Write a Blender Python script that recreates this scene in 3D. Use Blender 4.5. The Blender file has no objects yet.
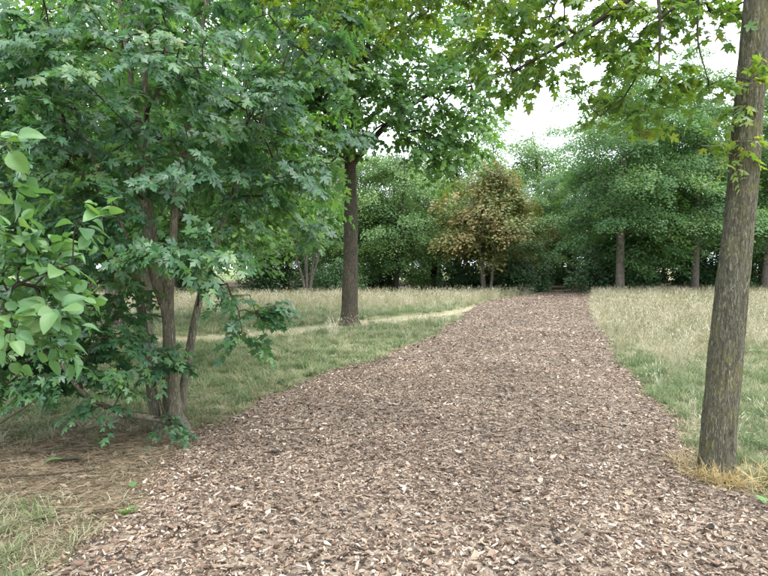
import bpy, math, random
import numpy as np
from mathutils import Vector, noise as mnoise

R = math.radians
scene = bpy.context.scene
C = scene.collection

# ------------------------------------------------------------------ camera
cam_d = bpy.data.cameras.new('camera')
cam_d.lens = 26.7; cam_d.sensor_width = 36; cam_d.clip_end = 3000; cam_d.clip_start = 0.05
cam = bpy.data.objects.new('camera', cam_d); C.objects.link(cam)
cam.location = (0, 0, 1.6); cam.rotation_euler = (R(90 - 2.0), 0, 0)
scene.camera = cam

# ------------------------------------------------------------------ sky, sun, exposure
SUN_EL, SUN_AZ = 62, 115          # a veiled sun, high to the right
w = bpy.data.worlds.new('World'); scene.world = w; w.use_nodes = True
nt = w.node_tree; nt.nodes.clear()
wo = nt.nodes.new('ShaderNodeOutputWorld'); bg = nt.nodes.new('ShaderNodeBackground')
sky = nt.nodes.new('ShaderNodeTexSky'); sky.sky_type = 'NISHITA'; sky.sun_disc = False
sky.sun_elevation = R(SUN_EL); sky.sun_rotation = R(SUN_AZ); sky.dust_density = 3.0; sky.air_density = 1.0
bw = nt.nodes.new('ShaderNodeHueSaturation'); bw.inputs['Saturation'].default_value = 0.35
mx = nt.nodes.new('ShaderNodeMix'); mx.data_type = 'RGBA'; mx.inputs[0].default_value = 0.72
mx.inputs[7].default_value = (8.0, 8.8, 9.7, 1)      # the even cloud layer in front of the blue
nt.links.new(sky.outputs[0], bw.inputs['Color']); nt.links.new(bw.outputs[0], mx.inputs[6])
nt.links.new(mx.outputs[2], bg.inputs['Color']); bg.inputs['Strength'].default_value = 0.12
nt.links.new(bg.outputs[0], wo.inputs['Surface'])
sd = bpy.data.lights.new('sun', 'SUN'); sd.energy = 1.3; sd.angle = R(60); sd.color = (1, 0.96, 0.9)
so = bpy.data.objects.new('sun', sd); C.objects.link(so)
az = R(SUN_AZ)
dvec = Vector((math.sin(az) * math.cos(R(SUN_EL)), math.cos(az) * math.cos(R(SUN_EL)), math.sin(R(SUN_EL))))
so.rotation_euler = (-dvec).to_track_quat('-Z', 'Y').to_euler()
scene.view_settings.view_transform = 'Standard'; scene.view_settings.look = 'None'
scene.view_settings.gamma = 1; scene.view_settings.use_curve_mapping = False
scene.view_settings.exposure = 2.0
scene.cycles.use_denoising = True
scene.cycles.max_bounces = 8; scene.cycles.transmission_bounces = 6; scene.cycles.transparent_max_bounces = 8

# ------------------------------------------------------------------ helpers
def tag(o, label=None, cat=None, group=None, kind=None):
    if label: o['label'] = label
    if cat: o['category'] = cat
    if group: o['group'] = group
    if kind: o['kind'] = kind
    return o

def empty(name, loc, rz=0, s=1):
    o = bpy.data.objects.new(name, None); C.objects.link(o)
    o.location = loc; o.rotation_euler = (0, 0, rz); o.scale = (s, s, s); o.empty_display_size = .2
    return o

def make_mesh(name, V, F, tint=None, smooth=True):
    """V (n,3); F a list of int arrays (k, 3 or 4)."""
    me = bpy.data.meshes.new(name)
    V = np.asarray(V, np.float32)
    loops = np.concatenate([f.ravel() for f in F]).astype(np.int32)
    sizes = np.concatenate([np.full(len(f), f.shape[1]) for f in F]).astype(np.int32)
    starts = np.concatenate([[0], np.cumsum(sizes)[:-1]]).astype(np.int32)
    me.vertices.add(len(V)); me.vertices.foreach_set('co', V.ravel())
    me.loops.add(len(loops)); me.loops.foreach_set('vertex_index', loops)
    me.polygons.add(len(sizes)); me.polygons.foreach_set('loop_start', starts)
    me.polygons.foreach_set('loop_total', sizes)
    me.polygons.foreach_set('use_smooth', np.full(len(sizes), smooth))
    me.update(calc_edges=True)
    if tint is not None:
        a = me.attributes.new('tint', 'FLOAT', 'POINT'); a.data.foreach_set('value', np.asarray(tint, np.float32))
    return me

def obj(name, me, mat, parent=None):
    o = bpy.data.objects.new(name, me); C.objects.link(o)
    if mat and not me.materials: me.materials.append(mat)
    o.parent = parent
    return o

class Tubes:
    def __init__(s): s.V = []; s.Q = []; s.T = []; s.n = 0
    def add(s, pts, radii, sides=6, cap=True):
        pts = np.asarray(pts, float); radii = np.asarray(radii, float)
        d = np.gradient(pts, axis=0); d /= np.linalg.norm(d, axis=1, keepdims=True) + 1e-9
        ref = np.array([1., 0, 0]) if abs(d[0][0]) < .8 else np.array([0, 1., 0])
        u = np.cross(d, ref); u /= np.linalg.norm(u, axis=1, keepdims=True) + 1e-9
        v = np.cross(d, u)
        th = np.linspace(0, 2 * np.pi, sides, endpoint=False)
        ring = pts[:, None] + radii[:, None, None] * (np.cos(th)[None, :, None] * u[:, None] + np.sin(th)[None, :, None] * v[:, None])
        s.V.append(ring.reshape(-1, 3)); k = len(pts)
        i = np.arange(k - 1)[:, None] * sides; j = np.arange(sides)[None]; j2 = (j + 1) % sides
        s.Q.append(np.stack([i + j, i + sides + j, i + sides + j2, i + j2], -1).reshape(-1, 4) + s.n)
        m = k * sides
        if cap:
            s.V.append(pts[-1:] + d[-1:] * radii[-1]); jj = np.arange(sides)
            s.T.append(np.stack([(k - 1) * sides + jj, np.full(sides, m), (k - 1) * sides + (jj + 1) % sides], -1) + s.n); m += 1
        s.n += m
    def mesh(s, name):
        return make_mesh(name, np.concatenate(s.V), [np.concatenate(x) for x in (s.Q, s.T) if x])

def unit(a): return a / (np.linalg.norm(a, axis=-1, keepdims=True) + 1e-9)

def frames(tip, nrm):
    y = unit(tip); z = unit(nrm - (nrm * y).sum(-1, keepdims=True) * y); x = np.cross(y, z)
    return np.stack([x, y, z], -1)

def stamp(proto, pos, Rm, sc, tint):
    pv, pf = proto
    V = np.einsum('nij,vj->nvi', Rm, pv) * sc[:, None, None] + pos[:, None]
    F = pf[None] + (np.arange(len(pos)) * len(pv))[:, None, None]
    return V.reshape(-1, 3), F.reshape(-1, pf.shape[1]), np.repeat(tint, len(pv))

def smooth_path(pts, n):
    """Catmull-Rom through pts (m,k), n samples a span"""
    P = np.asarray(pts, float); P = np.vstack([2 * P[0] - P[1], P, 2 * P[-1] - P[-2]]); out = []
    for i in range(1, len(P) - 2):
        for t in np.linspace(0, 1, n, endpoint=False):
            a, b, c, d = P[i - 1], P[i], P[i + 1], P[i + 2]
            out.append(.5 * (2 * b + (c - a) * t + (2 * a - 5 * b + 4 * c - d) * t * t + (3 * b - a - 3 * c + d) * t ** 3))
    out.append(P[-2]); return np.array(out)

def in_frame(P):
    """which points the camera sees, and how far off (for choosing what to build singly)"""
    p = np.asarray(P) - np.array([0, 0, 1.6]); a = R(2.0)
    dep = p[:, 1] * math.cos(a) - p[:, 2] * math.sin(a); up = p[:, 1] * math.sin(a) + p[:, 2] * math.cos(a)
    u = p[:, 0] / np.maximum(dep, .01) * 569; v = up / np.maximum(dep, .01) * 569
    return (dep > .3) & (abs(u) < 395) & (abs(v) < 298), dep

# ------------------------------------------------------------------ materials
def new_mat(name):
    m = bpy.data.materials.new(name); m.use_nodes = True; n = m.node_tree; n.nodes.clear()
    out = n.nodes.new('ShaderNodeOutputMaterial'); return m, n, out

def ramp(n, stops):
    r = n.nodes.new('ShaderNodeValToRGB'); e = r.color_ramp.elements
    while len(e) < len(stops): e.new(.5)
    for k, (p, c) in enumerate(stops): e[k].position = p; e[k].color = (*c, 1)
    return r

def leaf_mat(name, stops, trans, rough=.42, tmix=.38, spec=.5, use_random=False):
    m, n, out = new_mat(name); L = n.links.new
    if use_random:
        at = n.nodes.new('ShaderNodeObjectInfo'); src = at.outputs['Random']
    else:
        at = n.nodes.new('ShaderNodeAttribute'); at.attribute_name = 'tint'; src = at.outputs['Fac']
    r = ramp(n, stops); L(src, r.inputs[0])
    tc = n.nodes.new('ShaderNodeTexCoord'); nz = n.nodes.new('ShaderNodeTexNoise'); nz.inputs['Scale'].default_value = 14
    L(tc.outputs['Object'], nz.inputs['Vector'])
    hs = n.nodes.new('ShaderNodeHueSaturation'); L(r.outputs[0], hs.inputs['Color'])
    mr = n.nodes.new('ShaderNodeMapRange'); mr.inputs[3].default_value = .75; mr.inputs[4].default_value = 1.25
    L(nz.outputs[0], mr.inputs[0]); L(mr.outputs[0], hs.inputs['Value'])
    p = n.nodes.new('ShaderNodeBsdfPrincipled'); L(hs.outputs[0], p.inputs['Base Color'])
    p.inputs['Roughness'].default_value = rough; p.inputs['Specular IOR Level'].default_value = spec
    t = n.nodes.new('ShaderNodeBsdfTranslucent')
    mul = n.nodes.new('ShaderNodeMix'); mul.data_type = 'RGBA'; mul.blend_type = 'MULTIPLY'; mul.inputs[0].default_value = 1
    L(hs.outputs[0], mul.inputs[6]); mul.inputs[7].default_value = (*trans, 1); L(mul.outputs[2], t.inputs[0])
    x = n.nodes.new('ShaderNodeMixShader'); x.inputs[0].default_value = tmix
    L(p.outputs[0], x.inputs[1]); L(t.outputs[0], x.inputs[2]); L(x.outputs[0], out.inputs[0])
    return m

def bark_mat(name, dark, light, lichen=None, scale=1.0, moss_amt=.5):
    m, n, out = new_mat(name); L = n.links.new
    tc = n.nodes.new('ShaderNodeTexCoord'); mp = n.nodes.new('ShaderNodeMapping'); mp.inputs['Scale'].default_value = (1, 1, .16)
    L(tc.outputs['Object'], mp.inputs[0])
    nz = n.nodes.new('ShaderNodeTexNoise'); nz.inputs['Scale'].default_value = 48 * scale; nz.inputs['Detail'].default_value = 6; nz.inputs['Roughness'].default_value = .65
    L(mp.outputs[0], nz.inputs['Vector'])
    vo = n.nodes.new('ShaderNodeTexVoronoi'); vo.feature = 'DISTANCE_TO_EDGE'; vo.inputs['Scale'].default_value = 38 * scale
    mp2 = n.nodes.new('ShaderNodeMapping'); mp2.inputs['Scale'].default_value = (1, 1, .2); L(tc.outputs['Object'], mp2.inputs[0])
    wob = n.nodes.new('ShaderNodeMix'); wob.data_type = 'RGBA'; wob.blend_type = 'LINEAR_LIGHT'; wob.inputs[0].default_value = .04
    L(mp2.outputs[0], wob.inputs[6]); L(nz.outputs['Color'], wob.inputs[7]); L(wob.outputs[2], vo.inputs['Vector'])
    cr = n.nodes.new('ShaderNodeMapRange'); cr.inputs[1].default_value = 0; cr.inputs[2].default_value = .25; L(vo.outputs[0], cr.inputs[0])
    hgt = n.nodes.new('ShaderNodeMath'); hgt.operation = 'MULTIPLY_ADD'; L(nz.outputs[0], hgt.inputs[0]); hgt.inputs[1].default_value = .9; 
    hm = n.nodes.new('ShaderNodeMath'); hm.operation = 'MULTIPLY'; L(cr.outputs[0], hm.inputs[0]); hm.inputs[1].default_value = .35; L(hm.outputs[0], hgt.inputs[2])
    r = ramp(n, [(.3, dark), (.62, tuple((a + b) / 2 for a, b in zip(dark, light))), (.9, light)]); L(hgt.outputs[0], r.inputs[0])
    col = r.outputs[0]
    if lichen:
        n2 = n.nodes.new('ShaderNodeTexNoise'); n2.inputs['Scale'].default_value = 7; n2.inputs['Detail'].default_value = 8; n2.inputs['Roughness'].default_value = .75
        L(tc.outputs['Object'], n2.inputs['Vector'])
        rr = n.nodes.new('ShaderNodeMapRange'); rr.inputs[1].default_value = .49; rr.inputs[2].default_value = .7; rr.inputs[4].default_value = moss_amt; L(n2.outputs[0], rr.inputs[0])
        mm = n.nodes.new('ShaderNodeMix'); mm.data_type = 'RGBA'; L(rr.outputs[0], mm.inputs[0]); L(col, mm.inputs[6]); mm.inputs[7].default_value = (*lichen, 1); col = mm.outputs[2]
    p = n.nodes.new('ShaderNodeBsdfPrincipled'); L(col, p.inputs['Base Color']); p.inputs['Roughness'].default_value = .9; p.inputs['Specular IOR Level'].default_value = .2
    b = n.nodes.new('ShaderNodeBump'); b.inputs['Strength'].default_value = 1; b.inputs['Distance'].default_value = .022 / scale
    L(hgt.outputs[0], b.inputs['Height']); L(b.outputs[0], p.inputs['Normal']); L(p.outputs[0], out.inputs[0])
    return m

def rand_mat(name, stops, rough=.85, tmix=0, trans=(1, 1, 1), grain=0, patch=0):
    """colour from the random number of each scattered piece"""
    m, n, out = new_mat(name); L = n.links.new
    oi = n.nodes.new('ShaderNodeObjectInfo'); r = ramp(n, stops); L(oi.outputs['Random'], r.inputs[0])
    col = r.outputs[0]
    if grain:
        tc = n.nodes.new('ShaderNodeTexCoord'); mp = n.nodes.new('ShaderNodeMapping'); mp.inputs['Scale'].default_value = (40, 160, 160)
        nz = n.nodes.new('ShaderNodeTexNoise'); nz.inputs['Scale'].default_value = 1; nz.inputs['Detail'].default_value = 3
        L(tc.outputs['Object'], mp.inputs[0]); L(mp.outputs[0], nz.inputs['Vector'])
        mr = n.nodes.new('ShaderNodeMapRange'); mr.inputs[3].default_value = 1 - grain; mr.inputs[4].default_value = 1 + grain; L(nz.outputs[0], mr.inputs[0])
        hs = n.nodes.new('ShaderNodeHueSaturation'); L(col, hs.inputs['Color']); L(mr.outputs[0], hs.inputs['Value']); col = hs.outputs[0]
    if patch:                            # damp and trodden patches, a metre or so across
        ge = n.nodes.new('ShaderNodeNewGeometry'); nz = n.nodes.new('ShaderNodeTexNoise'); nz.inputs['Scale'].default_value = .9; nz.inputs['Detail'].default_value = 4
        L(ge.outputs['Position'], nz.inputs['Vector'])
        mr = n.nodes.new('ShaderNodeMapRange'); mr.inputs[1].default_value = .3; mr.inputs[2].default_value = .7; mr.inputs[3].default_value = 1 - patch; mr.inputs[4].default_value = 1 + patch * .8; L(nz.outputs[0], mr.inputs[0])
        hs = n.nodes.new('ShaderNodeHueSaturation'); L(col, hs.inputs['Color']); L(mr.outputs[0], hs.inputs['Value']); col = hs.outputs[0]
    p = n.nodes.new('ShaderNodeBsdfPrincipled'); L(col, p.inputs['Base Color']); p.inputs['Roughness'].default_value = rough; p.inputs['Specular IOR Level'].default_value = .25
    if tmix:
        t = n.nodes.new('ShaderNodeBsdfTranslucent'); L(col, t.inputs[0]); x = n.nodes.new('ShaderNodeMixShader'); x.inputs[0].default_value = tmix
        L(p.outputs[0], x.inputs[1]); L(t.outputs[0], x.inputs[2]); L(x.outputs[0], out.inputs[0])
    else: L(p.outputs[0], out.inputs[0])
    return m

M = {}
M['maple'] = leaf_mat('maple leaf', [(0, (.04, .105, .058)), (.3, (.058, .142, .07)), (.6, (.08, .175, .07)), (.85, (.12, .215, .07)), (1, (.18, .25, .072))], (1.4, 1.5, .75), .38, .45, .75)
M['oval'] = leaf_mat('broad oval leaf', [(0, (.06, .14, .055)), (.6, (.09, .19, .074)), (1, (.14, .23, .075))], (1.4, 1.4, .6), .45, .36, .5)
M['over'] = leaf_mat('yellowing maple leaf', [(0, (.06, .125, .034)), (.5, (.09, .17, .042)), (.85, (.15, .215, .05)), (1, (.22, .23, .06))], (1.7, 1.6, .55), .42, .48, .45)
M['chestnut'] = leaf_mat('mid green leaf', [(0, (.05, .118, .042)), (.5, (.08, .168, .052)), (1, (.14, .235, .06))], (1.5, 1.6, .6), .42, .48, .5)
M['brown'] = leaf_mat('browning chestnut leaf', [(0, (.07, .12, .04)), (.35, (.14, .165, .055)), (.65, (.2, .185, .07)), (.82, (.23, .16, .07)), (1, (.34, .31, .15))], (1.2, 1.15, .6), .55, .36, .35)
M['oak'] = leaf_mat('oak leaf', [(0, (.055, .118, .052)), (.5, (.09, .172, .07)), (1, (.15, .23, .08))], (1.4, 1.5, .7), .5, .44, .35)
M['light'] = leaf_mat('light green leaf', [(0, (.085, .16, .06)), (.5, (.125, .215, .075)), (1, (.18, .27, .09))], (1.4, 1.4, .7), .45, .4, .45)
M['dark'] = leaf_mat('undergrowth leaf', [(0, (.04, .09, .04)), (.6, (.064, .13, .052)), (1, (.1, .17, .062))], (1.3, 1.4, .7), .5, .36, .45)
M['bark_near'] = bark_mat('furrowed grey brown bark', (.02, .018, .011), (.225, .205, .145), (.19, .185, .06), 1.5, .75)
M['bark_mid'] = bark_mat('smooth brown bark', (.022, .018, .013), (.12, .1, .074), (.1, .105, .055), .9, .4)
M['bark_maple'] = bark_mat('pale maple bark', (.075, .066, .046), (.32, .28, .2), (.15, .17, .09), 1.2, .5)
M['bark_far'] = bark_mat('grey oak bark', (.05, .042, .034), (.2, .17, .14), None, .5)
M['bark_dark'] = bark_mat('dark bark', (.02, .017, .014), (.09, .075, .06), None, .5)
M['twig'] = bark_mat('twig bark', (.04, .034, .022), (.13, .11, .075), None, 2)
M['chip'] = rand_mat('wood chip', [(0, (.02, .013, .008)), (.14, (.066, .04, .025)), (.28, (.14, .086, .058)), (.4, (.16, .115, .08)), (.6, (.235, .162, .114)), (.82, (.32, .245, .185)), (1, (.44, .37, .3))], .8, grain=.25, patch=.36)
M['grass'] = rand_mat('grass blade', [(0, (.08, .13, .045)), (.4, (.13, .185, .072)), (.75, (.21, .235, .115)), (1, (.34, .33, .2))], .5, .34)
M['straw'] = rand_mat('dry grass stem', [(0, (.11, .135, .06)), (.2, (.19, .195, .1)), (.5, (.33, .29, .18)), (.8, (.45, .4, .28)), (1, (.6, .56, .44))], .6, .3)
M['gold'] = rand_mat('golden straw', [(0, (.26, .19, .075)), (1, (.46, .36, .18))], .6, .2)
M['litter'] = rand_mat('dead stalk', [(0, (.05, .035, .022)), (.4, (.13, .095, .06)), (.8, (.25, .19, .12)), (1, (.4, .33, .22))], .85)
M['weed'] = leaf_mat('weed leaf', [(0, (.06, .15, .03)), (1, (.11, .22, .05))], (1.4, 1.4, .5), .5, .3, .4, True)
M['dead_leaf'] = rand_mat('dry fallen leaf', [(0, (.07, .045, .028)), (.5, (.15, .105, .065)), (1, (.3, .24, .16))], .7, .15)

# ------------------------------------------------------------------ the lie of the land
PL = np.array([(-2.0, -8), (-1.75, 0), (-1.62, 2.9), (-1.6, 3.8), (-1.72, 5.4), (-1.42, 7.1), (-.25, 9.3), (1.35, 13.4), (2.7, 19), (4.5, 26), (6.1, 29.5), (9.2, 35), (15.2, 46), (20, 60)])
PR = np.array([(3.6, -8), (3.0, 0), (2.75, 2.9), (2.52, 3.8), (2.45, 4.6), (2.85, 5.76), (3.08, 6.6), (3.85, 9.3), (5.1, 13.4), (7.6, 21), (10.8, 29.5), (12.7, 35), (17.4, 46), (21.8, 60)])
def XL(y): return np.interp(y, PL[:, 1], PL[:, 0])
def XR(y): return np.interp(y, PR[:, 1], PR[:, 0])
TRAIL = smooth_path([(5.4, 26), (2.4, 20), (-.6, 16.8), (-2.8, 14), (-5, 12.6), (-9, 11.6), (-16, 10.4), (-30, 11)], 6)
def trail_dist(x, y):
    d = np.full(np.shape(x), 1e9); P = np.stack([x, y], -1)
    for a, b in zip(TRAIL[:-1], TRAIL[1:]):
        t = np.clip(((P - a) @ (b - a)) / ((b - a) @ (b - a)), 0, 1)[..., None]
        d = np.minimum(d, np.linalg.norm(P - (a + t * (b - a)), axis=-1))
    return d

_rs = np.random.RandomState(5); _tab = _rs.rand(256, 256)
def vnoise(x, y):
    x = np.asarray(x, float) + 1000; y = np.asarray(y, float) + 1000
    xi = np.floor(x).astype(int); yi = np.floor(y).astype(int); fx = x - xi; fy = y - yi
    fx = fx * fx * (3 - 2 * fx); fy = fy * fy * (3 - 2 * fy)
    g = lambda a, b: _tab[a % 256, b % 256]
    return (g(xi, yi) * (1 - fx) + g(xi + 1, yi) * fx) * (1 - fy) + (g(xi, yi + 1) * (1 - fx) + g(xi + 1, yi + 1) * fx) * fy
def fbm(x, y, o=4):
    s = 0; a = .5
    for k in range(o): s = s + a * vnoise(x * 2 ** k + 17 * k, y * 2 ** k); a *= .5
    return s
def edge(x, y):
    """metres inside the wood-chip path (negative outside), ragged"""
    return np.minimum(x - XL(y), XR(y) - x) + (fbm(x * 1.6, y * 1.6, 3) - .45) * .55
def gh(x, y):
    near = np.exp(-(np.asarray(x) ** 2 + np.asarray(y) ** 2) / 90 ** 2)
    return (fbm(x * .35, y * .35) - .47) * .12 * near
def ph(x, y):
    e = np.clip(np.minimum(x - XL(y), XR(y) - x) + .25, 0, 2)
    return gh(x, y) + .006 + .055 * (1 - np.exp(-e * 2.0)) + (fbm(x * 3, y * 3, 2) - .37) * .02
def litter_w(x, y):
    """how bare and strewn the ground is under the maple"""
    d = np.sqrt(((x + 2.9) / 2.1) ** 2 + ((y - 4.5) / 1.35) ** 2)
    return np.clip(1.35 - d + (fbm(x * 1.1, y * 1.1) - .47) * .9, 0, 1)
def dry_w(x, y):
    """0 green .. 1 straw"""
    right = np.clip((x - XR(y)) / .6, 0, 1)
    n = fbm(x * .45 + 3, y * .45, 4)
    dr = np.clip((y - 4.0) / 16, 0, 1) * .5 + .27 + (n - .47) * 1.9 + (fbm(x * 1.7, y * 1.7, 3) - .44) * .7
    band = np.exp(-((y - 27 - .25 * x) / 4.5) ** 2) * .5
    dl = .1 + (n - .47) * 1.3 + band + .3 * np.exp(-trail_dist(x, y) ** 2 / 1.2)
    edge_l = np.exp(-np.clip(XL(y) - x, 0, 9) / .5) * .25
    return np.clip(np.where(right > 0, dr, dl + edge_l), 0, 1)

# ground sheet: fine near, coarse to the horizon
def axis(lo, hi, step, far, g=1.22):
    a = list(np.arange(lo, hi, step)); s = step
    while a[-1] < far: s *= g; a.append(a[-1] + s)
    s = step; b = []
    x = lo
    while x > -far: s *= g; x -= s; b.append(x)
    return np.array(b[::-1] + a)
gx = axis(-16, 24, .2, 1500); gy = axis(-6, 45, .2, 1500)
X, Y = np.meshgrid(gx, gy); nx, ny = len(gx), len(gy)
Z = gh(X, Y)
i = np.arange(ny - 1)[:, None] * nx + np.arange(nx - 1)[None]
me = make_mesh('ground', np.stack([X, Y, Z], -1).reshape(-1, 3), [np.stack([i, i + 1, i + nx + 1, i + nx], -1).reshape(-1, 4)])
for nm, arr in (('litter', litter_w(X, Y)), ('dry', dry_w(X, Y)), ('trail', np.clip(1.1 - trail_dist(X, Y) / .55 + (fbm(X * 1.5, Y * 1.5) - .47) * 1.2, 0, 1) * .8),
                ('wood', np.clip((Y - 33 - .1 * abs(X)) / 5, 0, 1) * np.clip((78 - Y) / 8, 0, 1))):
    a = me.attributes.new(nm, 'FLOAT', 'POINT'); a.data.foreach_set('value', arr.ravel().astype(np.float32))
m, n, out = new_mat('meadow ground'); L = n.links.new
def attr(nm):
    a = n.nodes.new('ShaderNodeAttribute'); a.attribute_name = nm; return a.outputs['Fac']
def mix(f, a, b):
    x = n.nodes.new('ShaderNodeMix'); x.data_type = 'RGBA'
    L(f, x.inputs[0])
    for s, v in ((6, a), (7, b)):
        if isinstance(v, tuple): x.inputs[s].default_value = (*v, 1)
        else: L(v, x.inputs[s])
    return x.outputs[2]
tc = n.nodes.new('ShaderNodeTexCoord')
def nse(s, d=6, rgh=.6):
    k = n.nodes.new('ShaderNodeTexNoise'); k.inputs['Scale'].default_value = s; k.inputs['Detail'].default_value = d; k.inputs['Roughness'].default_value = rgh
    L(tc.outputs['Object'], k.inputs['Vector']); return k.outputs[0]
fine = nse(30, 8, .75); mid = nse(4)
rg = ramp(n, [(.3, (.05, .085, .026)), (.5, (.1, .14, .05)), (.7, (.19, .2, .09))]); L(fine, rg.inputs[0])
rd = ramp(n, [(.3, (.16, .13, .065)), (.5, (.33, .285, .17)), (.7, (.5, .45, .3))]); L(fine, rd.inputs[0])
rl = ramp(n, [(.32, (.05, .037, .024)), (.5, (.13, .098, .066)), (.7, (.27, .215, .15))]); L(fine, rl.inputs[0])
rt = ramp(n, [(.3, (.2, .165, .12)), (.7, (.4, .34, .26))]); L(mid, rt.inputs[0])
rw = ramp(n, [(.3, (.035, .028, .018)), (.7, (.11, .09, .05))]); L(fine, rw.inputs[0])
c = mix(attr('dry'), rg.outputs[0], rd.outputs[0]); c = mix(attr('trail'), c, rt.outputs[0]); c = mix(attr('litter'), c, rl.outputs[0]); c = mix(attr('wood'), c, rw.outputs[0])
p = n.nodes.new('ShaderNodeBsdfPrincipled'); L(c, p.inputs['Base Color']); p.inputs['Roughness'].default_value = .95; p.inputs['Specular IOR Level'].default_value = .1
b = n.nodes.new('ShaderNodeBump'); b.inputs['Strength'].default_value = .8; b.inputs['Distance'].default_value = .03; L(fine, b.inputs['Height']); L(b.outputs[0], p.inputs['Normal'])
L(p.outputs[0], out.inputs[0])
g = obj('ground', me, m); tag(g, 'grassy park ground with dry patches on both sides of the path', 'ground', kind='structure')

# path bed
ys = np.concatenate([np.arange(-8, 14, .1), np.arange(14, 60, .35)]); nu = 44
U = np.linspace(-.035, 1.035, nu)
PX = XL(ys)[:, None] * (1 - U) + XR(ys)[:, None] * U; PY = np.repeat(ys[:, None], nu, 1)
ragged = (fbm(PX * 1.6, PY * 1.6, 3) - .45) * .55
PX2 = PX + ragged * np.clip(abs(U - .5) * 2 - .6, 0, 1)[None] * np.sign(U - .5)[None]
PZ = ph(PX2, PY); PZ[:, 0] -= .05; PZ[:, -1] -= .05
i = np.arange(len(ys) - 1)[:, None] * nu + np.arange(nu - 1)[None]
me = make_mesh('woodchip_path', np.stack([PX2, PY, PZ], -1).reshape(-1, 3), [np.stack([i, i + 1, i + nu + 1, i + nu], -1).reshape(-1, 4)])
m, n, out = new_mat('packed wood chip bed'); L = n.links.new
tc = n.nodes.new('ShaderNodeTexCoord')
vo = n.nodes.new('ShaderNodeTexVoronoi'); vo.inputs['Scale'].default_value = 30; L(tc.outputs['Object'], vo.inputs['Vector'])
sp = n.nodes.new('ShaderNodeSeparateColor'); L(vo.outputs['Color'], sp.inputs[0])
r = ramp(n, [(0, (.015, .01, .007)), (.3, (.07, .05, .034)), (.65, (.14, .105, .074)), (1, (.24, .19, .14))]); L(sp.outputs[0], r.inputs[0])
p = n.nodes.new('ShaderNodeBsdfPrincipled'); L(r.outputs[0], p.inputs['Base Color']); p.inputs['Roughness'].default_value = .9
b = n.nodes.new('ShaderNodeBump'); b.inputs['Distance'].default_value = .02; b.inputs['Strength'].default_value = .7; L(sp.outputs[1], b.inputs['Height']); L(b.outputs[0], p.inputs['Normal'])
L(p.outputs[0], out.inputs[0])
path = obj('woodchip_path', me, m); tag(path, 'wide curving path of pale brown wood chips through the grass', 'path', kind='structure')

# ------------------------------------------------------------------ scattering
def scatter(name, pos, rot, sc, idx, protos, label, cat, parent=None):
    me = bpy.data.meshes.new(name); me.vertices.add(len(pos)); me.vertices.foreach_set('co', np.asarray(pos, np.float32).ravel())
    for nm, ty, arr, key in (('rot', 'FLOAT_VECTOR', rot, 'vector'), ('sc', 'FLOAT_VECTOR', sc, 'vector'), ('idx', 'INT', idx, 'value')):
        a = me.attributes.new(nm, ty, 'POINT')
        a.data.foreach_set(key, np.asarray(arr, np.int32 if ty == 'INT' else np.float32).ravel())
    col = bpy.data.collections.new(name + ' pieces')
    for k, (pm, mt) in enumerate(protos):
        o = bpy.data.objects.new('%s_piece_%02d' % (name, k), pm); col.objects.link(o)
        if not pm.materials: pm.materials.append(mt)
    ng = bpy.data.node_groups.new(name, 'GeometryNodeTree')
    ng.interface.new_socket('Geometry', in_out='INPUT', socket_type='NodeSocketGeometry')
    ng.interface.new_socket('Geometry', in_out='OUTPUT', socket_type='NodeSocketGeometry')
    N = ng.nodes; gi = N.new('NodeGroupInput'); go = N.new('NodeGroupOutput'); iop = N.new('GeometryNodeInstanceOnPoints')
    ci = N.new('GeometryNodeCollectionInfo'); ci.inputs['Collection'].default_value = col
    ci.inputs['Separate Children'].default_value = True; ci.inputs['Reset Children'].default_value = True
    def na(nm, ty):
        q = N.new('GeometryNodeInputNamedAttribute'); q.data_type = ty; q.inputs['Name'].default_value = nm; return q.outputs['Attribute']
    e2r = N.new('FunctionNodeEulerToRotation'); L = ng.links.new
    L(gi.outputs[0], iop.inputs['Points']); L(ci.outputs[0], iop.inputs['Instance']); iop.inputs['Pick Instance'].default_value = True
    L(na('idx', 'INT'), iop.inputs['Instance Index']); L(na('rot', 'FLOAT_VECTOR'), e2r.inputs[0]); L(e2r.outputs[0], iop.inputs['Rotation'])
    L(na('sc', 'FLOAT_VECTOR'), iop.inputs['Scale']); L(iop.outputs[0], go.inputs[0])
    o = bpy.data.objects.new(name, me); C.objects.link(o); me.materials.append(protos[0][1])
    md = o.modifiers.new('scatter', 'NODES'); md.node_group = ng
    tag(o, label, cat, kind='stuff')
    return o

rng = np.random.RandomState(11)
def sample(x0, x1, y0, y1, dens):
    k = int((x1 - x0) * (y1 - y0) * dens)
    return rng.uniform(x0, x1, k), rng.uniform(y0, y1, k)
def fov(x, y, pad=1.0):
    return abs(x) < y * .70 + pad

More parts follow.
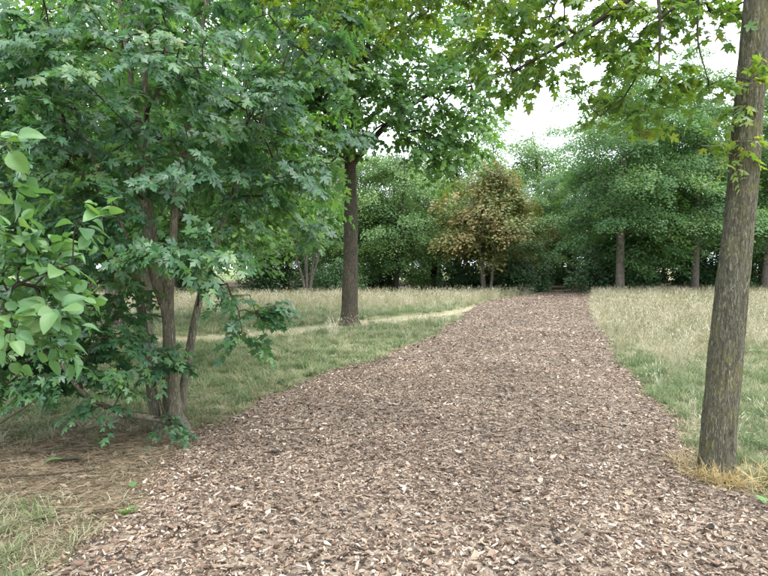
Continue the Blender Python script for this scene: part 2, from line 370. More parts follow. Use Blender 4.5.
# wood chips
def chip_mesh(k):
    q = np.random.RandomState(100 + k); nn = q.randint(4, 7)
    th = np.sort(q.uniform(0, 2 * np.pi, nn) * .35 + np.linspace(0, 2 * np.pi, nn, endpoint=False) * .9)
    a = q.uniform(.5, .62); asp = q.choice([.22, .35, .5, .7])
    x = np.cos(th) * a * q.uniform(.75, 1.1, nn); y = np.sin(th) * a * asp * q.uniform(.75, 1.1, nn)
    bend = q.uniform(-.35, .35); tw = q.uniform(-.3, .3); t = q.uniform(.05, .12)
    z = bend * x * x + tw * x * y
    top = np.stack([x, y, z + t], -1); bot = np.stack([x * .95, y * .95, z], -1)
    V = np.vstack([top, bot]); j = np.arange(nn); j2 = (j + 1) % nn
    tri = np.stack([np.zeros(nn - 2, int), j[1:-1], j[2:]], -1); trib = np.stack([np.full(nn - 2, nn), nn + j[2:], nn + j[1:-1]], -1)
    me = make_mesh('wood_chip', V, [np.stack([j, nn + j, nn + j2, j2], -1), np.vstack([tri, trib])], smooth=False)
    return me
chips = [chip_mesh(k) for k in range(14)]
for cme in chips: cme.materials.append(M['chip'])
P = []
for (y0, y1, dens, smul) in ((1.2, 5.5, 4600, 1), (5.5, 9, 3300, 1.1), (9, 14, 1700, 1.35), (14, 22, 800, 1.8), (22, 38, 300, 2.6), (38, 50, 90, 3.4)):
    x, y = sample(float(XL(np.linspace(y0, y1, 20)).min()) - .8, float(XR(np.linspace(y0, y1, 20)).max()) + .8, y0, y1, dens)
    e = edge(x, y); keep = (rng.rand(len(x)) < np.clip((e + .36) / .34, 0, 1) ** 1.5 + .035 * np.exp(np.clip(e, -9, 0) * 2.5)) & fov(x, y, .6)
    x, y = x[keep], y[keep]; s = np.clip(np.exp(rng.normal(np.log(.0215), .5, len(x))), .012, .075) * smul ** .75
    P.append(np.stack([x, y, s], -1))
P = np.vstack(P); k = len(P)
zz = np.where(edge(P[:, 0], P[:, 1]) > -.1, ph(P[:, 0], P[:, 1]), gh(P[:, 0], P[:, 1]) + .004) + rng.uniform(-.004, .014, k)
pos = np.stack([P[:, 0], P[:, 1], zz], -1)
rot = np.stack([rng.normal(0, .33, k), rng.normal(0, .33, k), rng.uniform(0, 6.283, k)], -1)
sc = np.repeat(P[:, 2:3], 3, 1); idx = rng.randint(0, len(chips), k)
# the largest-looking ones are single pieces of the path
vis, dep = in_frame(pos); score = np.where(vis, P[:, 2] / dep, 0); order = np.argsort(-score)[:300]
for q in order:
    o = bpy.data.objects.new('wood_chip', chips[idx[q]]); C.objects.link(o); o.parent = path
    o.location = pos[q] + np.array([0, 0, .004]); o.rotation_euler = rot[q]; o.scale = sc[q]
rest = np.ones(k, bool); rest[order] = False
scatter('wood_chips', pos[rest], rot[rest], sc[rest], idx[rest], [(c_, M['chip']) for c_ in chips], 'loose mass of tan and brown wood chips covering the path', 'wood chips')

# grass tufts
def blade_tuft(seed, nb, h, spread, lean, wid, flop=0.0, head=0):
    q = np.random.RandomState(seed); V = []; T = []; n0 = 0
    for _ in range(nb):
        a = q.uniform(0, 6.283); r0 = spread * math.sqrt(q.rand()); b0 = np.array([math.cos(a) * r0, math.sin(a) * r0, -.01])
        az_ = q.uniform(0, 6.283); ln = h * q.uniform(.45, 1.1); le = abs(q.normal(lean, lean * .5)) + flop * q.rand()
        dirh = np.array([math.cos(az_), math.sin(az_), 0]); side = np.array([-math.sin(az_), math.cos(az_), 0]) * wid * q.uniform(.6, 1.2)
        pts = []
        for t in (0, .35, .7, 1):
            an = le * (.4 + .8 * t); pts.append(b0 + dirh * ln * t * math.sin(min(an, 1.5)) + np.array([0, 0, ln * t * math.cos(min(an, 1.5))]))
        ws = (1, .85, .55, .0)
        if head: ws = (.5, .45, .4, .3)
        for pnt, ww in zip(pts[:3], ws): V += [pnt - side * ww, pnt + side * ww]
        V.append(pts[3])
        T += [(n0, n0 + 1, n0 + 3), (n0, n0 + 3, n0 + 2), (n0 + 2, n0 + 3, n0 + 5), (n0 + 2, n0 + 5, n0 + 4), (n0 + 4, n0 + 5, n0 + 6)]; n0 += 7
        if head and q.rand() < .7:        # a seed head: a narrow plume round the tip
            for s3 in range(3):
                aa = s3 * 2.09 + q.rand(); off = np.array([math.cos(aa), math.sin(aa), 0]) * wid * 2.2
                V += [pts[3] * .86 + pts[2] * .14, pts[3] + off, pts[3] + (pts[3] - pts[2]) * .55]; T.append((n0, n0 + 1, n0 + 2)); n0 += 3
    return make_mesh('tuft', np.array(V), [np.array(T)])
greens = [(blade_tuft(s, 22, .13, .09, .5, .0032, .5), M['grass']) for s in range(4)] + [(blade_tuft(8, 46, .24, .07, .55, .0036, .6), M['grass']), (blade_tuft(9, 20, .07, .12, .7, .003, .7), M['grass'])]
mats = [(blade_tuft(20 + s, 20, .16, .1, .9, .0026, .8), M['straw']) for s in range(4)]
talls = [(blade_tuft(40 + s, 30, .46, .11, .3, .0034, .35, 1), M['straw']) for s in range(5)]
golds = [(blade_tuft(60 + s, 26, .26, .05, .55, .003, .6), M['gold']) for s in range(3)]

def tufts(name, prob, bands, protos, label, cat, smin, smax, zsc=None):
    A = []
    for (x0, x1, y0, y1, dens, sm) in bands:
        x, y = sample(x0, x1, y0, y1, dens); kk = fov(x, y, 1.2) & (rng.rand(len(x)) < prob(x, y)); x, y = x[kk], y[kk]
        A.append(np.stack([x, y, rng.uniform(smin, smax, len(x)) * sm], -1))
    A = np.vstack(A); k = len(A); z = gh(A[:, 0], A[:, 1])
    zs = A[:, 2] * (zsc(A[:, 0], A[:, 1]) if zsc else 1)
    return scatter(name, np.stack([A[:, 0], A[:, 1], z], -1), np.stack([rng.normal(0, .1, k), rng.normal(0, .1, k), rng.uniform(0, 6.283, k)], -1),
                   np.stack([A[:, 2], A[:, 2], zs], -1), rng.randint(0, len(protos), k), protos, label, cat)
def off_path(x, y): return np.clip(-(edge(x, y) - .02) / .3, 0, 1)
def off_trail(x, y): return np.clip((trail_dist(x, y) - .45 + (fbm(x * 2, y * 2, 2) - .37) * .7) / .4, .04, 1) * np.clip((np.hypot(x + .96, y - 16) - .45) / .7, .05, 1)
def open_ground(x, y): return off_path(x, y) * off_trail(x, y) * (1 - .8 * litter_w(x, y)) * np.clip((42 + .1 * abs(x) - y) / 6, 0, 1)
BANDS = ((-6, 8, 2, 6, 270, .85), (-7, 9, 6, 9, 220, .95), (-9, 12, 9, 14, 140, 1.1), (-15, 20, 14, 24, 60, 1.5), (-30, 36, 24, 42, 18, 2.2))
tufts('green_grass', lambda x, y: open_ground(x, y) * np.clip(1.0 - dry_w(x, y) * 1.0 - .6 * litter_w(x, y), .05, 1), BANDS, greens, 'short green grass growing beside the path', 'grass', .6, 1.25, lambda x, y: np.where(x < XL(y), .72, .85))
tufts('dry_grass', lambda x, y: open_ground(x, y) * np.clip(dry_w(x, y) * 1.0 + .16 + .5 * (litter_w(x, y) > .2), 0, 1), BANDS, mats, 'bleached low dry grass matted between the green', 'dry grass', .6, 1.2, lambda x, y: np.where(x < XL(y), .75, .95))
def tall_p(x, y):
    rgt = x > XR(y)
    pr = np.where(rgt, (np.clip((y - 4.5) / 15, 0, 1) ** 1.3 + .1) * np.clip(.1 + 1.3 * dry_w(x, y) + (fbm(x * .9 + 9, y * .9, 3) - .44) * 3.2, 0, 1), np.clip(np.exp(-((y - 27.5 - .25 * x) / 3.2) ** 2) * 1.1 + .06 * (y > 12), 0, 1))
    return pr * open_ground(x, y)
tufts('tall_dry_grass', tall_p, ((-6, 9, 4.6, 9, 60, .7), (-9, 14, 9, 13, 52, .82), (-9, 18, 13, 18, 40, .95), (-15, 24, 18, 26, 28, 1.1), (-30, 40, 26, 40, 12, 1.15)), talls, 'tall straw coloured meadow grass with seed heads', 'tall grass', .6, 1.15)

# ------------------------------------------------------------------ leaves
def leaf_fan(outline, fold, droop):
    o = np.array(outline, float); mir = o[::-1].copy(); mir[:, 0] *= -1
    rim = np.vstack([o, mir[1:-1]]) if abs(o[0, 0]) < 1e-6 else np.vstack([o, mir])
    ctr = np.array([[0, .38]]); P2 = np.vstack([ctr, rim])
    z = -fold * abs(P2[:, 0]) - droop * P2[:, 1] ** 2
    V = np.column_stack([P2, z]); m_ = len(rim); j = np.arange(m_)
    return V, np.stack([np.zeros(m_, int), 1 + (j + 1) % m_, 1 + j], -1)
MAPLE = leaf_fan([(0, .02), (.2, -.08), (.4, -.02), (.28, .16), (.44, .24), (.66, .52), (.4, .5), (.22, .44), (.24, .72), (.13, .8), (0, 1.04)], .16, .16)
MAPLE_LOW = leaf_fan([(0, 0), (.42, .02), (.32, .3), (.52, .52), (.22, .62), (0, 1)], .2, .16)
DIAMOND = (np.array([(0, 0, 0), (.36, .42, -.08), (0, 1, -.16), (-.36, .42, -.08)]), np.array([(0, 1, 2), (0, 2, 3)]))
def oval_leaf():
    V = []; Q = []
    rows = 7
    for r_ in range(rows):
        t = r_ / (rows - 1); hw = .36 * math.sin(math.pi * min(1, t ** .8)) ** .75 if 0 < t < 1 else .012
        for s, e in ((-1, 1), (-.5, .5), (0, 0), (.5, .5), (1, 1)): V.append((s * hw, t, abs(s) * hw * .32 - .22 * t * t + .012 * math.sin(9 * t + 3 * s)))
    for r_ in range(rows - 1):
        for c_ in range(4): a = r_ * 5 + c_; Q.append((a, a + 1, a + 6, a + 5))
    return np.array(V), np.array(Q)
OVAL = oval_leaf()

def leaf_objects(proto, mat, parent, P_, Rm, S_, tint, nt_=8):
    """single leaves: a few shared meshes in steps of tint"""
    ms = []
    for q in range(nt_):
        me = make_mesh('leaf', proto[0], [proto[1]], np.full(len(proto[0]), (q + .5) / nt_)); me.materials.append(mat); ms.append(me)
    from mathutils import Matrix
    for a in range(len(P_)):
        o = bpy.data.objects.new('leaf', ms[min(nt_ - 1, max(0, int(tint[a] * nt_)))]); C.objects.link(o); o.parent = parent
        o.matrix_basis = Matrix.Translation(P_[a].tolist()) @ Matrix((Rm[a] * S_[a]).tolist()).to_4x4()

def in_ellipsoids(q, ell, n):
    wts = np.array([e[6] if len(e) > 6 else e[3] * e[4] * e[5] for e in ell], float); wts /= wts.sum()
    k = q.choice(len(ell), n, p=wts); E = np.array([e[:6] for e in ell])[k]
    d = unit(q.normal(size=(n, 3))); r_ = q.rand(n) ** .42
    return E[:, :3] + d * E[:, 3:6] * r_[:, None]

def spread_pts(q, ell, n, gap):
    """points in the envelope no nearer than gap to each other"""
    c_ = in_ellipsoids(q, ell, n * 6); out_ = []
    for v in c_:
        if v[2] < .25: continue
        if out_ and np.min(np.linalg.norm(np.array(out_) - v, axis=1)) < gap: continue
        out_.append(v)
        if len(out_) >= n: break
    return np.array(out_)

def grow(q, stems, clumps, rtip, rmax, bias=.3, arch=.12):
    """branches from the stems to every clump; returns tubes and each clump's arriving direction"""
    pos_ = []; cost = []; par = []; fixed = []
    for st, start in stems:
        c0 = 0
        for a, v in enumerate(st):
            v = np.asarray(v[:3], float)
            if a: c0 += np.linalg.norm(v - pos_[-1])
            if a >= start: pos_.append(v); cost.append(c0 * .35); par.append(-1); fixed.append(True)
            elif a < start and not pos_: pass
            if a < start: pos_.append(v); cost.append(1e3); par.append(-1); fixed.append(True)
    base = np.array(pos_); order = np.argsort([np.min(np.linalg.norm(base - c_, axis=1)) for c_ in clumps])
    dirs = np.zeros_like(clumps); chains = []; ends = {}
    load = {}
    for ci_ in order:
        c_ = clumps[ci_]; A = np.array(pos_); dv = c_ - A; dist = np.linalg.norm(dv, axis=1)
        pen = dist + bias * np.array(cost) + np.clip(A[:, 2] - c_[2] - .15, 0, 9) * .7
        b_ = int(np.argmin(pen)); a0 = A[b_]; d_ = dist[b_]
        kk = max(2, min(5, int(d_ / .35) + 1)); prev = b_; side = q.normal(0, .09, 3) * d_
        for s in range(1, kk + 1):
            t = s / kk; v = a0 + (c_ - a0) * t + side * math.sin(math.pi * t) + np.array([0, 0, arch * d_ * math.sin(math.pi * t)])
            pos_.append(v); cost.append(cost[prev] + d_ / kk); par.append(prev); fixed.append(False); prev = len(pos_) - 1
        dirs[ci_] = unit(pos_[-1] - pos_[-2]); ends[ci_] = prev
    cnt = np.zeros(len(pos_))
    for e in ends.values(): 
        k_ = e
        while k_ >= 0 and not fixed[k_]: cnt[k_] += 1; k_ = par[k_]
    rad = np.clip(rtip * np.maximum(cnt, 1) ** .5, rtip, rmax); kids = {}
    for k_ in range(len(pos_)):
        if par[k_] >= 0: kids.setdefault(par[k_], []).append(k_)
    T = Tubes(); done = set()
    for k_ in range(len(pos_)):
        if fixed[k_] or k_ in done: continue
        p0 = par[k_]
        chain = [k_]; done.add(k_)
        while True:
            ch = [z for z in kids.get(chain[-1], []) if z not in done and z == chain[-1] + 1]
            if not ch: break
            chain.append(ch[0]); done.add(ch[0])
        pts = [pos_[p0]] + [pos_[z] for z in chain]; rr = [min(rad[k_] * 1.08, rmax)] + [rad[z] for z in chain]
        T.add(pts, rr, 6 if rr[0] > .02 else 4, True)
    return T, dirs

def sprays(q, clumps, dirs, L_, k, m_, size, T, rtw=.0022, droop=.35, flat=.35, up=.35, hang=-.38, face=.75):
    """twigs at each clump with paired leaves; gives leaf places"""
    P_ = []; TP = []; NR = []; SZ = []; TI = []
    for c_, d_ in zip(clumps, dirs):
        ct = q.rand(); nrm0 = unit(np.array([0, 0, 1.]) + face * d_ * np.array([1, 1, .3]) + q.normal(0, .28, 3))
        for a in range(k):
            v = d_ * .55 + q.normal(0, .75, 3); v[2] *= flat; v[2] += up * q.uniform(-.4, .7); v = unit(v); ln = L_ * q.uniform(.55, 1.15)
            t = np.linspace(0, 1, 5)[:, None]; pts = c_ + v * ln * t + np.array([0, 0, -1]) * droop * ln * t ** 2
            if T is not None: T.add(pts, np.linspace(rtw, rtw * .5, 5), 3, False)
            side = unit(np.cross(v, nrm0))
            mm = max(2, int(m_ * q.uniform(.7, 1.2)))
            for b_ in range(mm):
                u = .18 + .82 * (b_ + .5 * q.rand()) / mm; sgn = 1 if b_ % 2 else -1
                pp = c_ + v * ln * u + np.array([0, 0, -1]) * droop * ln * u * u
                tip = side * sgn * (1.0 if b_ < mm - 1 else .2) + v * .65 + np.array([0, 0, hang]) + q.normal(0, .28, 3)
                tip = unit(tip)
                P_.append(pp + tip * size * .28); TP.append(tip); NR.append(nrm0 + q.normal(0, .33, 3)); SZ.append(size * q.uniform(.5, 1.2)); TI.append(np.clip(.5 * ct + .5 * q.rand() + q.normal(0, .05), 0, 1))
    Rm = frames(np.array(TP), np.array(NR)); Rm[:, :, 0] *= q.uniform(.7, 1.15, (len(Rm), 1)); Rm[:, :, 2] *= q.uniform(.2, 2.4, (len(Rm), 1))   # width and curl differ
    return np.array(P_), Rm, np.array(SZ), np.array(TI)

def stem_tube(T, pts, sides=10, n_=5):
    s = smooth_path(pts, n_); T.add(s[:, :3], s[:, 3], sides)

def rough_trunk(pts, sides=40, n_=14, flare=.3, fh=.18, ridge=.05, seed=0, lobes=4):
    """a trunk with root flare and bark furrows in its outline"""
    s = smooth_path(pts, n_); V = []; th = np.linspace(0, 2 * math.pi, sides, endpoint=False)
    for (x_, y_, z_, r_) in s:
        for t in th:
            hz = max(0, z_ - s[0][2] - .05)
            k_ = 1 + flare * math.exp(-hz / fh) * (1 + .45 * math.cos(lobes * t + seed) + .2 * math.sin(2 * t + 2 * seed))
            k_ += ridge * (mnoise.noise((math.cos(t) * 6 + seed, math.sin(t) * 6, z_ * 2.0)) + .6 * mnoise.noise((math.cos(t) * 13, math.sin(t) * 13 + seed, z_ * 4)))
            k_ += .06 * mnoise.noise((math.cos(t) * 1.2, math.sin(t) * 1.2 + seed, z_ * 1.1))
            V.append((x_ + math.cos(t) * r_ * k_, y_ + math.sin(t) * r_ * k_, z_))
    kx = len(s); i_ = np.arange(kx - 1)[:, None] * sides; j = np.arange(sides)[None]; j2 = (j + 1) % sides
    return make_mesh('trunk', np.array(V), [np.stack([i_ + j, i_ + j2, i_ + sides + j2, i_ + sides + j], -1).reshape(-1, 4), ])

def to_local(a, base):
    return np.asarray(a) - np.array(base)

def near_tree(name, label, base, trunk_me, tmat, bt, bmat, leaves, proto, lmat, singles=300, cat='tree', crown='crown'):
    """leaves = (P, R, S, tint) in metres of the place; parts are local to the base"""
    root = empty(name, base); tag(root, label, cat); ofs = np.array(base, np.float32)
    def shift(me):
        co = np.empty(len(me.vertices) * 3, np.float32); me.vertices.foreach_get('co', co); me.vertices.foreach_set('co', (co.reshape(-1, 3) - ofs).ravel()); me.update()
    for nm, me, mt in (('trunk', trunk_me, tmat), ('branches', bt.mesh('branches') if bt else None, bmat)):
        if me is None: continue
        shift(me); o = obj(nm, me, mt, root)
        if nm == 'branches': o['kind'] = 'stuff'
    P_, Rm, S_, Ti = leaves; P_ = P_ - ofs
    vis, dep = in_frame(P_ + ofs); o_ = np.argsort(np.where(vis, dep / S_, 1e6)); pick = [z for z in o_[:singles] if vis[z]]
    rest = np.ones(len(P_), bool); rest[pick] = False
    V, F, t_ = stamp(proto, P_[rest], Rm[rest], S_[rest], Ti[rest])
    cr = obj(crown, make_mesh(crown, V, [F], t_), lmat, root); cr['kind'] = 'stuff'
    if pick: leaf_objects(proto, lmat, cr, P_[pick], Rm[pick], S_[pick], Ti[pick])
    return root

# --- the maple at the left edge of the path (several stems from one stool)
q = np.random.RandomState(21)
stemsA = [
    [(-1.98, 5.45, -.1, .075), (-2.03, 5.45, .45, .06), (-2.07, 5.45, 1.2, .054), (-2.05, 5.5, 1.7, .042), (-2.0, 5.55, 2.4, .036), (-1.85, 5.6, 3.3, .028), (-1.7, 5.7, 4.6, .012)],
    [(-2.07, 5.45, 1.15, .05), (-2.2, 5.42, 1.6, .044), (-2.27, 5.42, 2.25, .036), (-2.25, 5.45, 2.95, .03), (-2.3, 5.5, 3.8, .022), (-2.4, 5.5, 5.0, .01)],
    [(-2.12, 5.6, -.1, .075), (-2.15, 5.65, .5, .062), (-2.17, 5.7, 1.1, .055), (-2.3, 5.7, 1.8, .046), (-2.42, 5.75, 2.8, .034), (-2.6, 5.8, 3.9, .022), (-2.75, 5.9, 4.8, .01)],
    [(-2.22, 5.55, -.1, .055), (-2.35, 5.6, .8, .045), (-2.5, 5.65, 1.7, .036), (-2.85, 5.6, 2.7, .026), (-3.2, 5.5, 3.7, .012)],
    [(-2.0, 5.4, .12, .034), (-2.15, 5.2, .22, .028), (-2.35, 5.0, .33, .024), (-2.6, 4.85, .55, .02), (-2.8, 4.8, .9, .014), (-3.0, 4.7, 1.2, .007)],
    [(-2.02, 5.6, .2, .045), (-1.9, 5.8, 1.2, .038), (-1.65, 6.0, 2.2, .032), (-1.3, 6.1, 3.1, .022), (-1.0, 6.2, 4.0, .01)],
]
TA = Tubes()
for s in stemsA: stem_tube(TA, s, 12)
TA.add([(-2.06, 5.52, -.15), (-2.06, 5.52, .05), (-2.06, 5.52, .16)], [.21, .16, .1], 14)
ellA = [(-2.2, 5.7, 3.7, 1.9, 1.6, 1.9, 9), (-3.5, 5.3, 2.4, 1.1, 1.1, 1.6, 5), (-3.3, 5.2, 1.0, .9, .8, .55, 2.6), (-1.15, 5.9, 2.75, .75, .9, .95, 3), (-2.4, 4.7, 2.9, 1.1, .6, 1.1, 3), (-1.72, 4.85, 1.72, .5, .35, .12, 1.3), (-1.4, 5.3, 1.3, .4, .35, .2, .5), (-2.75, 5.0, 1.5, .6, .5, .7, 2), (-2.5, 5.0, .78, .55, .3, .3, 1.4), (-2.05, 5.1, .75, .2, .12, .2, .35), (-3.1, 4.8, .8, .7, .4, .3, 1.2)]
cA = np.vstack([spread_pts(q, ellA, 390, .19), [(-2.3, 4.95, .52), (-2.4, 4.85, .42), (-1.95, 5.2, .2), (-2.0, 5.15, .72), (-1.2, 5.25, 1.18), (-1.05, 5.2, 1.25), (-1.3, 5.2, 1.02)]])
BA, dA = grow(q, [(np.array(s)[:, :3], 2 if n_ < 4 else 1) for n_, s in enumerate(stemsA)], cA, .0042, .022)
lv = sprays(q, cA, dA, .32, 6, 11, .086, BA, hang=-.5)
near_tree('maple_tree', 'many stemmed field maple with dark bluish green leaves at the path edge', (-2.06, 5.52, float(gh(-2.06, 5.52))), TA.mesh('trunk'), M['bark_maple'], BA, M['twig'], lv, MAPLE, M['maple'])

# --- a second maple behind it
stemsA2 = [[(-4.0, 9.6, -.1, .11), (-4.0, 9.6, 1.4, .09), (-3.9, 9.6, 3, .07), (-3.7, 9.5, 5, .04), (-3.6, 9.5, 7, .015)], [(-4.0, 9.6, 1.3, .07), (-3.2, 9.5, 2.8, .055), (-2.4, 9.4, 4.2, .03), (-2, 9.3, 5.4, .012)], [(-4.0, 9.6, 1.0, .07), (-5, 9.6, 2.6, .05), (-5.8, 9.5, 4.2, .02)]]
TB = Tubes()
for s in stemsA2: stem_tube(TB, s, 10)
ellA2 = [(-3.4, 9.4, 5, 2.7, 2, 2.6, 8), (-2.1, 9.4, 3.0, 1.2, 1.2, 1.3, 3), (-4.8, 9.2, 2.8, 1.8, 1.5, 1.3, 4)]
q = np.random.RandomState(22); c2 = spread_pts(q, ellA2, 260, .32)
B2, d2 = grow(q, [(np.array(s)[:, :3], 1) for s in stemsA2], c2, .006, .04)
lv = sprays(q, c2, d2, .5, 6, 9, .13, B2, .003)
near_tree('maple_tree', 'green maple standing on the lawn behind the many stemmed one', (-4.0, 9.6, float(gh(-4.0, 9.6))), TB.mesh('trunk'), M['bark_maple'], B2, M['twig'], lv, MAPLE_LOW, M['chestnut'], 0)

# --- shrub with big oval leaves, rooted just left of the picture
q = np.random.RandomState(31)
stemsB = [[(-2.35, 2.5, -.1, .02), (-2.25, 2.5, .6, .016), (-2.0, 2.48, 1.15, .012), (-1.6, 2.42, 1.5, .007), (-1.3, 2.38, 1.62, .004)],
          [(-2.4, 2.52, -.1, .02), (-2.38, 2.55, .8, .016), (-2.2, 2.52, 1.6, .012), (-1.85, 2.48, 2.05, .007), (-1.6, 2.4, 2.3, .004)],
          [(-2.33, 2.47, -.1, .016), (-2.1, 2.42, .5, .012), (-1.75, 2.38, .85, .008), (-1.45, 2.35, 1.05, .004)]]
TS = Tubes()
for s in stemsB: stem_tube(TS, s, 7)
px = [(20, 262), (46, 284), (10, 300), (50, 262), (44, 318), (16, 332), (64, 292), (80, 214), (14, 232), (2, 182), (-6, 130), (42, 248), (50, 336), (34, 280), (10, 318), (4, 266), (48, 306), (-20, 250), (-15, 290), (26, 322), (56, 304), (-35, 190), (52, 262), (2, 345)]
cB = np.array([((u - 384) / 569 * d_, d_, 1.6 - (v - 262) / 569 * d_) for (u, v), d_ in zip(px, q.uniform(2.3, 2.75, len(px)))])
BB, dB = grow(q, [(np.array(s)[:, :3], 1) for s in stemsB], cB, .003, .009)
lv = sprays(q, cB, dB, 0.15, 4, 6, .086, BB, .0022, .1, .6, .5, .05, 1.0)
near_tree('broadleaf_shrub', 'shrub with large light green oval leaves beside the many stemmed maple', (-2.36, 2.5, float(gh(-2.36, 2.5))), TS.mesh('stem'), M['twig'], BB, M['twig'], lv, OVAL, M['oval'], 300, 'shrub', 'foliage')

# --- tree with the bare brown trunk on the lawn
q = np.random.RandomState(41)
trC = [(-.87, 14.5, -.12, .29), (-.87, 14.5, .3, .26), (-.86, 14.5, 1.2, .25), (-.84, 14.5, 2.6, .225), (-.85, 14.5, 4.2, .19), (-.8, 14.5, 6, .15), (-.75, 14.5, 8, .1), (-.7, 14.5, 10.5, .04)]
limbC = [[(-.85, 14.5, 4.2, .09), (.1, 14.2, 5.2, .07), (1.2, 13.9, 5.9, .045), (2.2, 13.6, 6, .02)], [(-.83, 14.5, 4.8, .09), (-1.8, 14.2, 5.9, .07), (-3.0, 14, 6.6, .03)],
         [(-.8, 14.5, 5.6, .08), (-.4, 13.4, 6.7, .06), (-.2, 12.3, 7.3, .03)], [(-.8, 14.5, 6, .08), (-.6, 15.8, 7.2, .05), (-.3, 16.8, 8, .02)], [(-.78, 14.5, 6.6, .07), (.8, 14.6, 8.2, .04), (1.8, 14.7, 9, .02)]]
TC = Tubes()
for s in limbC: stem_tube(TC, s, 8)
ellC = [(-.7, 14.4, 8.2, 3.6, 3.2, 3.4, 12), (1.6, 13.8, 5.4, 1.55, 1.2, 1.6, 4.6), (-2.4, 13.9, 5.5, 1.6, 1.5, 1.8, 5), (-.6, 13.2, 5.9, 1.5, 1.2, 1.4, 3), (-1.9, 13.6, 4.0, .8, .7, .7, 1)]
cC = spread_pts(q, ellC, 450, .34)
BC, dC = grow(q, [(np.array(trC)[:, :3], 4)] + [(np.array(s)[:, :3], 1) for s in limbC], cC, .008, .06)
BC.V += TC.V; BC.Q += [x + BC.n for x in TC.Q]; BC.T += [x + BC.n for x in TC.T]; BC.n += TC.n
lv = sprays(q, cC, dC, .66, 6, 10, .15, BC, .004, .45)
tc_ = near_tree('lawn_tree', 'broad leafy tree with one bare brown trunk standing on the lawn', (-.87, 14.5, float(gh(-.87, 14.5))), rough_trunk([(a_, b_, c_, r_ * .8) for a_, b_, c_, r_ in trC], 28, 12, .6, .2, .06, 3, 5), M['bark_mid'], BC, M['bark_mid'], lv, MAPLE_LOW, M['chestnut'], 0)
tc_.location = (-.96, 16.0, float(gh(-.96, 16.0))); tc_.scale = (1.06,) * 3

# --- tree with the furrowed trunk at the right edge of the path
q = np.random.RandomState(51)
bx, by = 2.56, 4.32
trD = [(bx - .01, by, -.12, .138), (bx, by, .12, .132), (bx + .02, by, .6, .124), (bx + .08, by, 1.4, .116), (bx + .14, by, 2.2, .107), (bx + .19, by, 3.0, .1), (bx + .24, by, 3.8, .092), (bx + .3, by + .03, 4.8, .085), (bx + .33, by + .05, 6.2, .06), (bx + .35, by + .1, 8.2, .02)]
limbD = [[(bx + .27, by, 4.35, .045), (2.45, 4.42, 4.12, .036), (2.02, 4.5, 3.78, .028), (1.58, 4.7, 3.5, .019), (1.1, 4.9, 3.27, .01)],
         [(bx + .3, by, 4.8, .055), (1.7, 4.9, 5.0, .045), (.5, 5.7, 4.95, .03), (-.6, 6.3, 4.75, .012)],
         [(bx + .3, by, 5.0, .04), (3.2, 4.9, 5.3, .03), (3.6, 5.8, 5.2, .012)],
         [(2.1, 4.48, 3.84, .018), (2.05, 4.3, 3.45, .012), (2.0, 4.2, 3.0, .006)], [(bx + .26, by, 4.2, .02), (2.35, 4.2, 3.9, .014), (2.25, 4.15, 3.3, .008), (2.3, 4.1, 2.95, .004)],
         [(bx + .32, by, 5.6, .04), (2.0, 3.6, 6.2, .03), (1.2, 3.0, 6.6, .012)], [(bx + .32, by, 5.9, .04), (3.6, 3.7, 6.6, .03), (4.3, 3.2, 7, .012)]]
TD = Tubes()
for s in limbD: stem_tube(TD, s, 8)
ellD = [(1.95, 4.3, 2.95, .52, .3, .42, 1.7), (1.9, 4.6, 3.65, .85, .6, .34, 2.4), (1.1, 5.1, 3.55, .5, .5, .48, 2.0), (-.1, 6.0, 4.45, 1.4, .9, .45, 4.2), (1.0, 5.6, 4.6, .9, .8, .5, 2), (3.3, 4.7, 3.7, .4, .5, .6, .8), (2.6, 4.5, 6.6, 2.2, 2.0, 1.6, 2.2)]
cD = np.vstack([spread_pts(q, ellD, 236, .17), [(2.6, 4.14, 2.5), (2.62, 4.16, 2.8), (2.63, 4.15, 2.95), (2.56, 4.17, 2.35)]])
BD, dD = grow(q, [(np.array(trD)[:, :3], 4)] + [(np.array(s)[:, :3], 1) for s in limbD], cD, .0032, .02)
BD.V += TD.V; BD.Q += [x + BD.n for x in TD.Q]; BD.T += [x + BD.n for x in TD.T]; BD.n += TD.n
lv = sprays(q, cD, dD, .25, 4, 9, .08, BD, .0018, .4, .5, face=.4)
near_tree('path_tree', 'slightly leaning tree with furrowed lichen flecked trunk and golden straw at its foot', (bx, by, float(gh(bx, by))), rough_trunk([(a_, b_, c_, r_ * .95) for a_, b_, c_, r_ in trD], 84, 30, .2, .12, .075, 7, 4), M['bark_near'], BD, M['twig'], lv, MAPLE, M['over'])

# golden straw round its foot
k = 46; a = q.uniform(0, 6.283, k); a[:26] = q.uniform(3.4, 6.0, 26); rr = q.uniform(.14, .36, k); x = bx + np.cos(a) * rr; y = by + np.sin(a) * rr
x = np.concatenate([x, q.uniform(2.75, 3.4, 26)]); y = np.concatenate([y, q.uniform(3.85, 4.35, 26)]); k = len(x)
scatter('golden_straw', np.stack([x, y, ph(x, y) - .03], -1), np.stack([q.normal(0, .25, k), q.normal(0, .25, k), q.uniform(0, 6.283, k)], -1), np.repeat(q.uniform(.7, 1.35, (k, 1)), 3, 1) * np.array([1, 1, .8]), q.randint(0, 3, k), golds,
        'golden straw tussock at the foot of the furrowed trunk', 'straw')

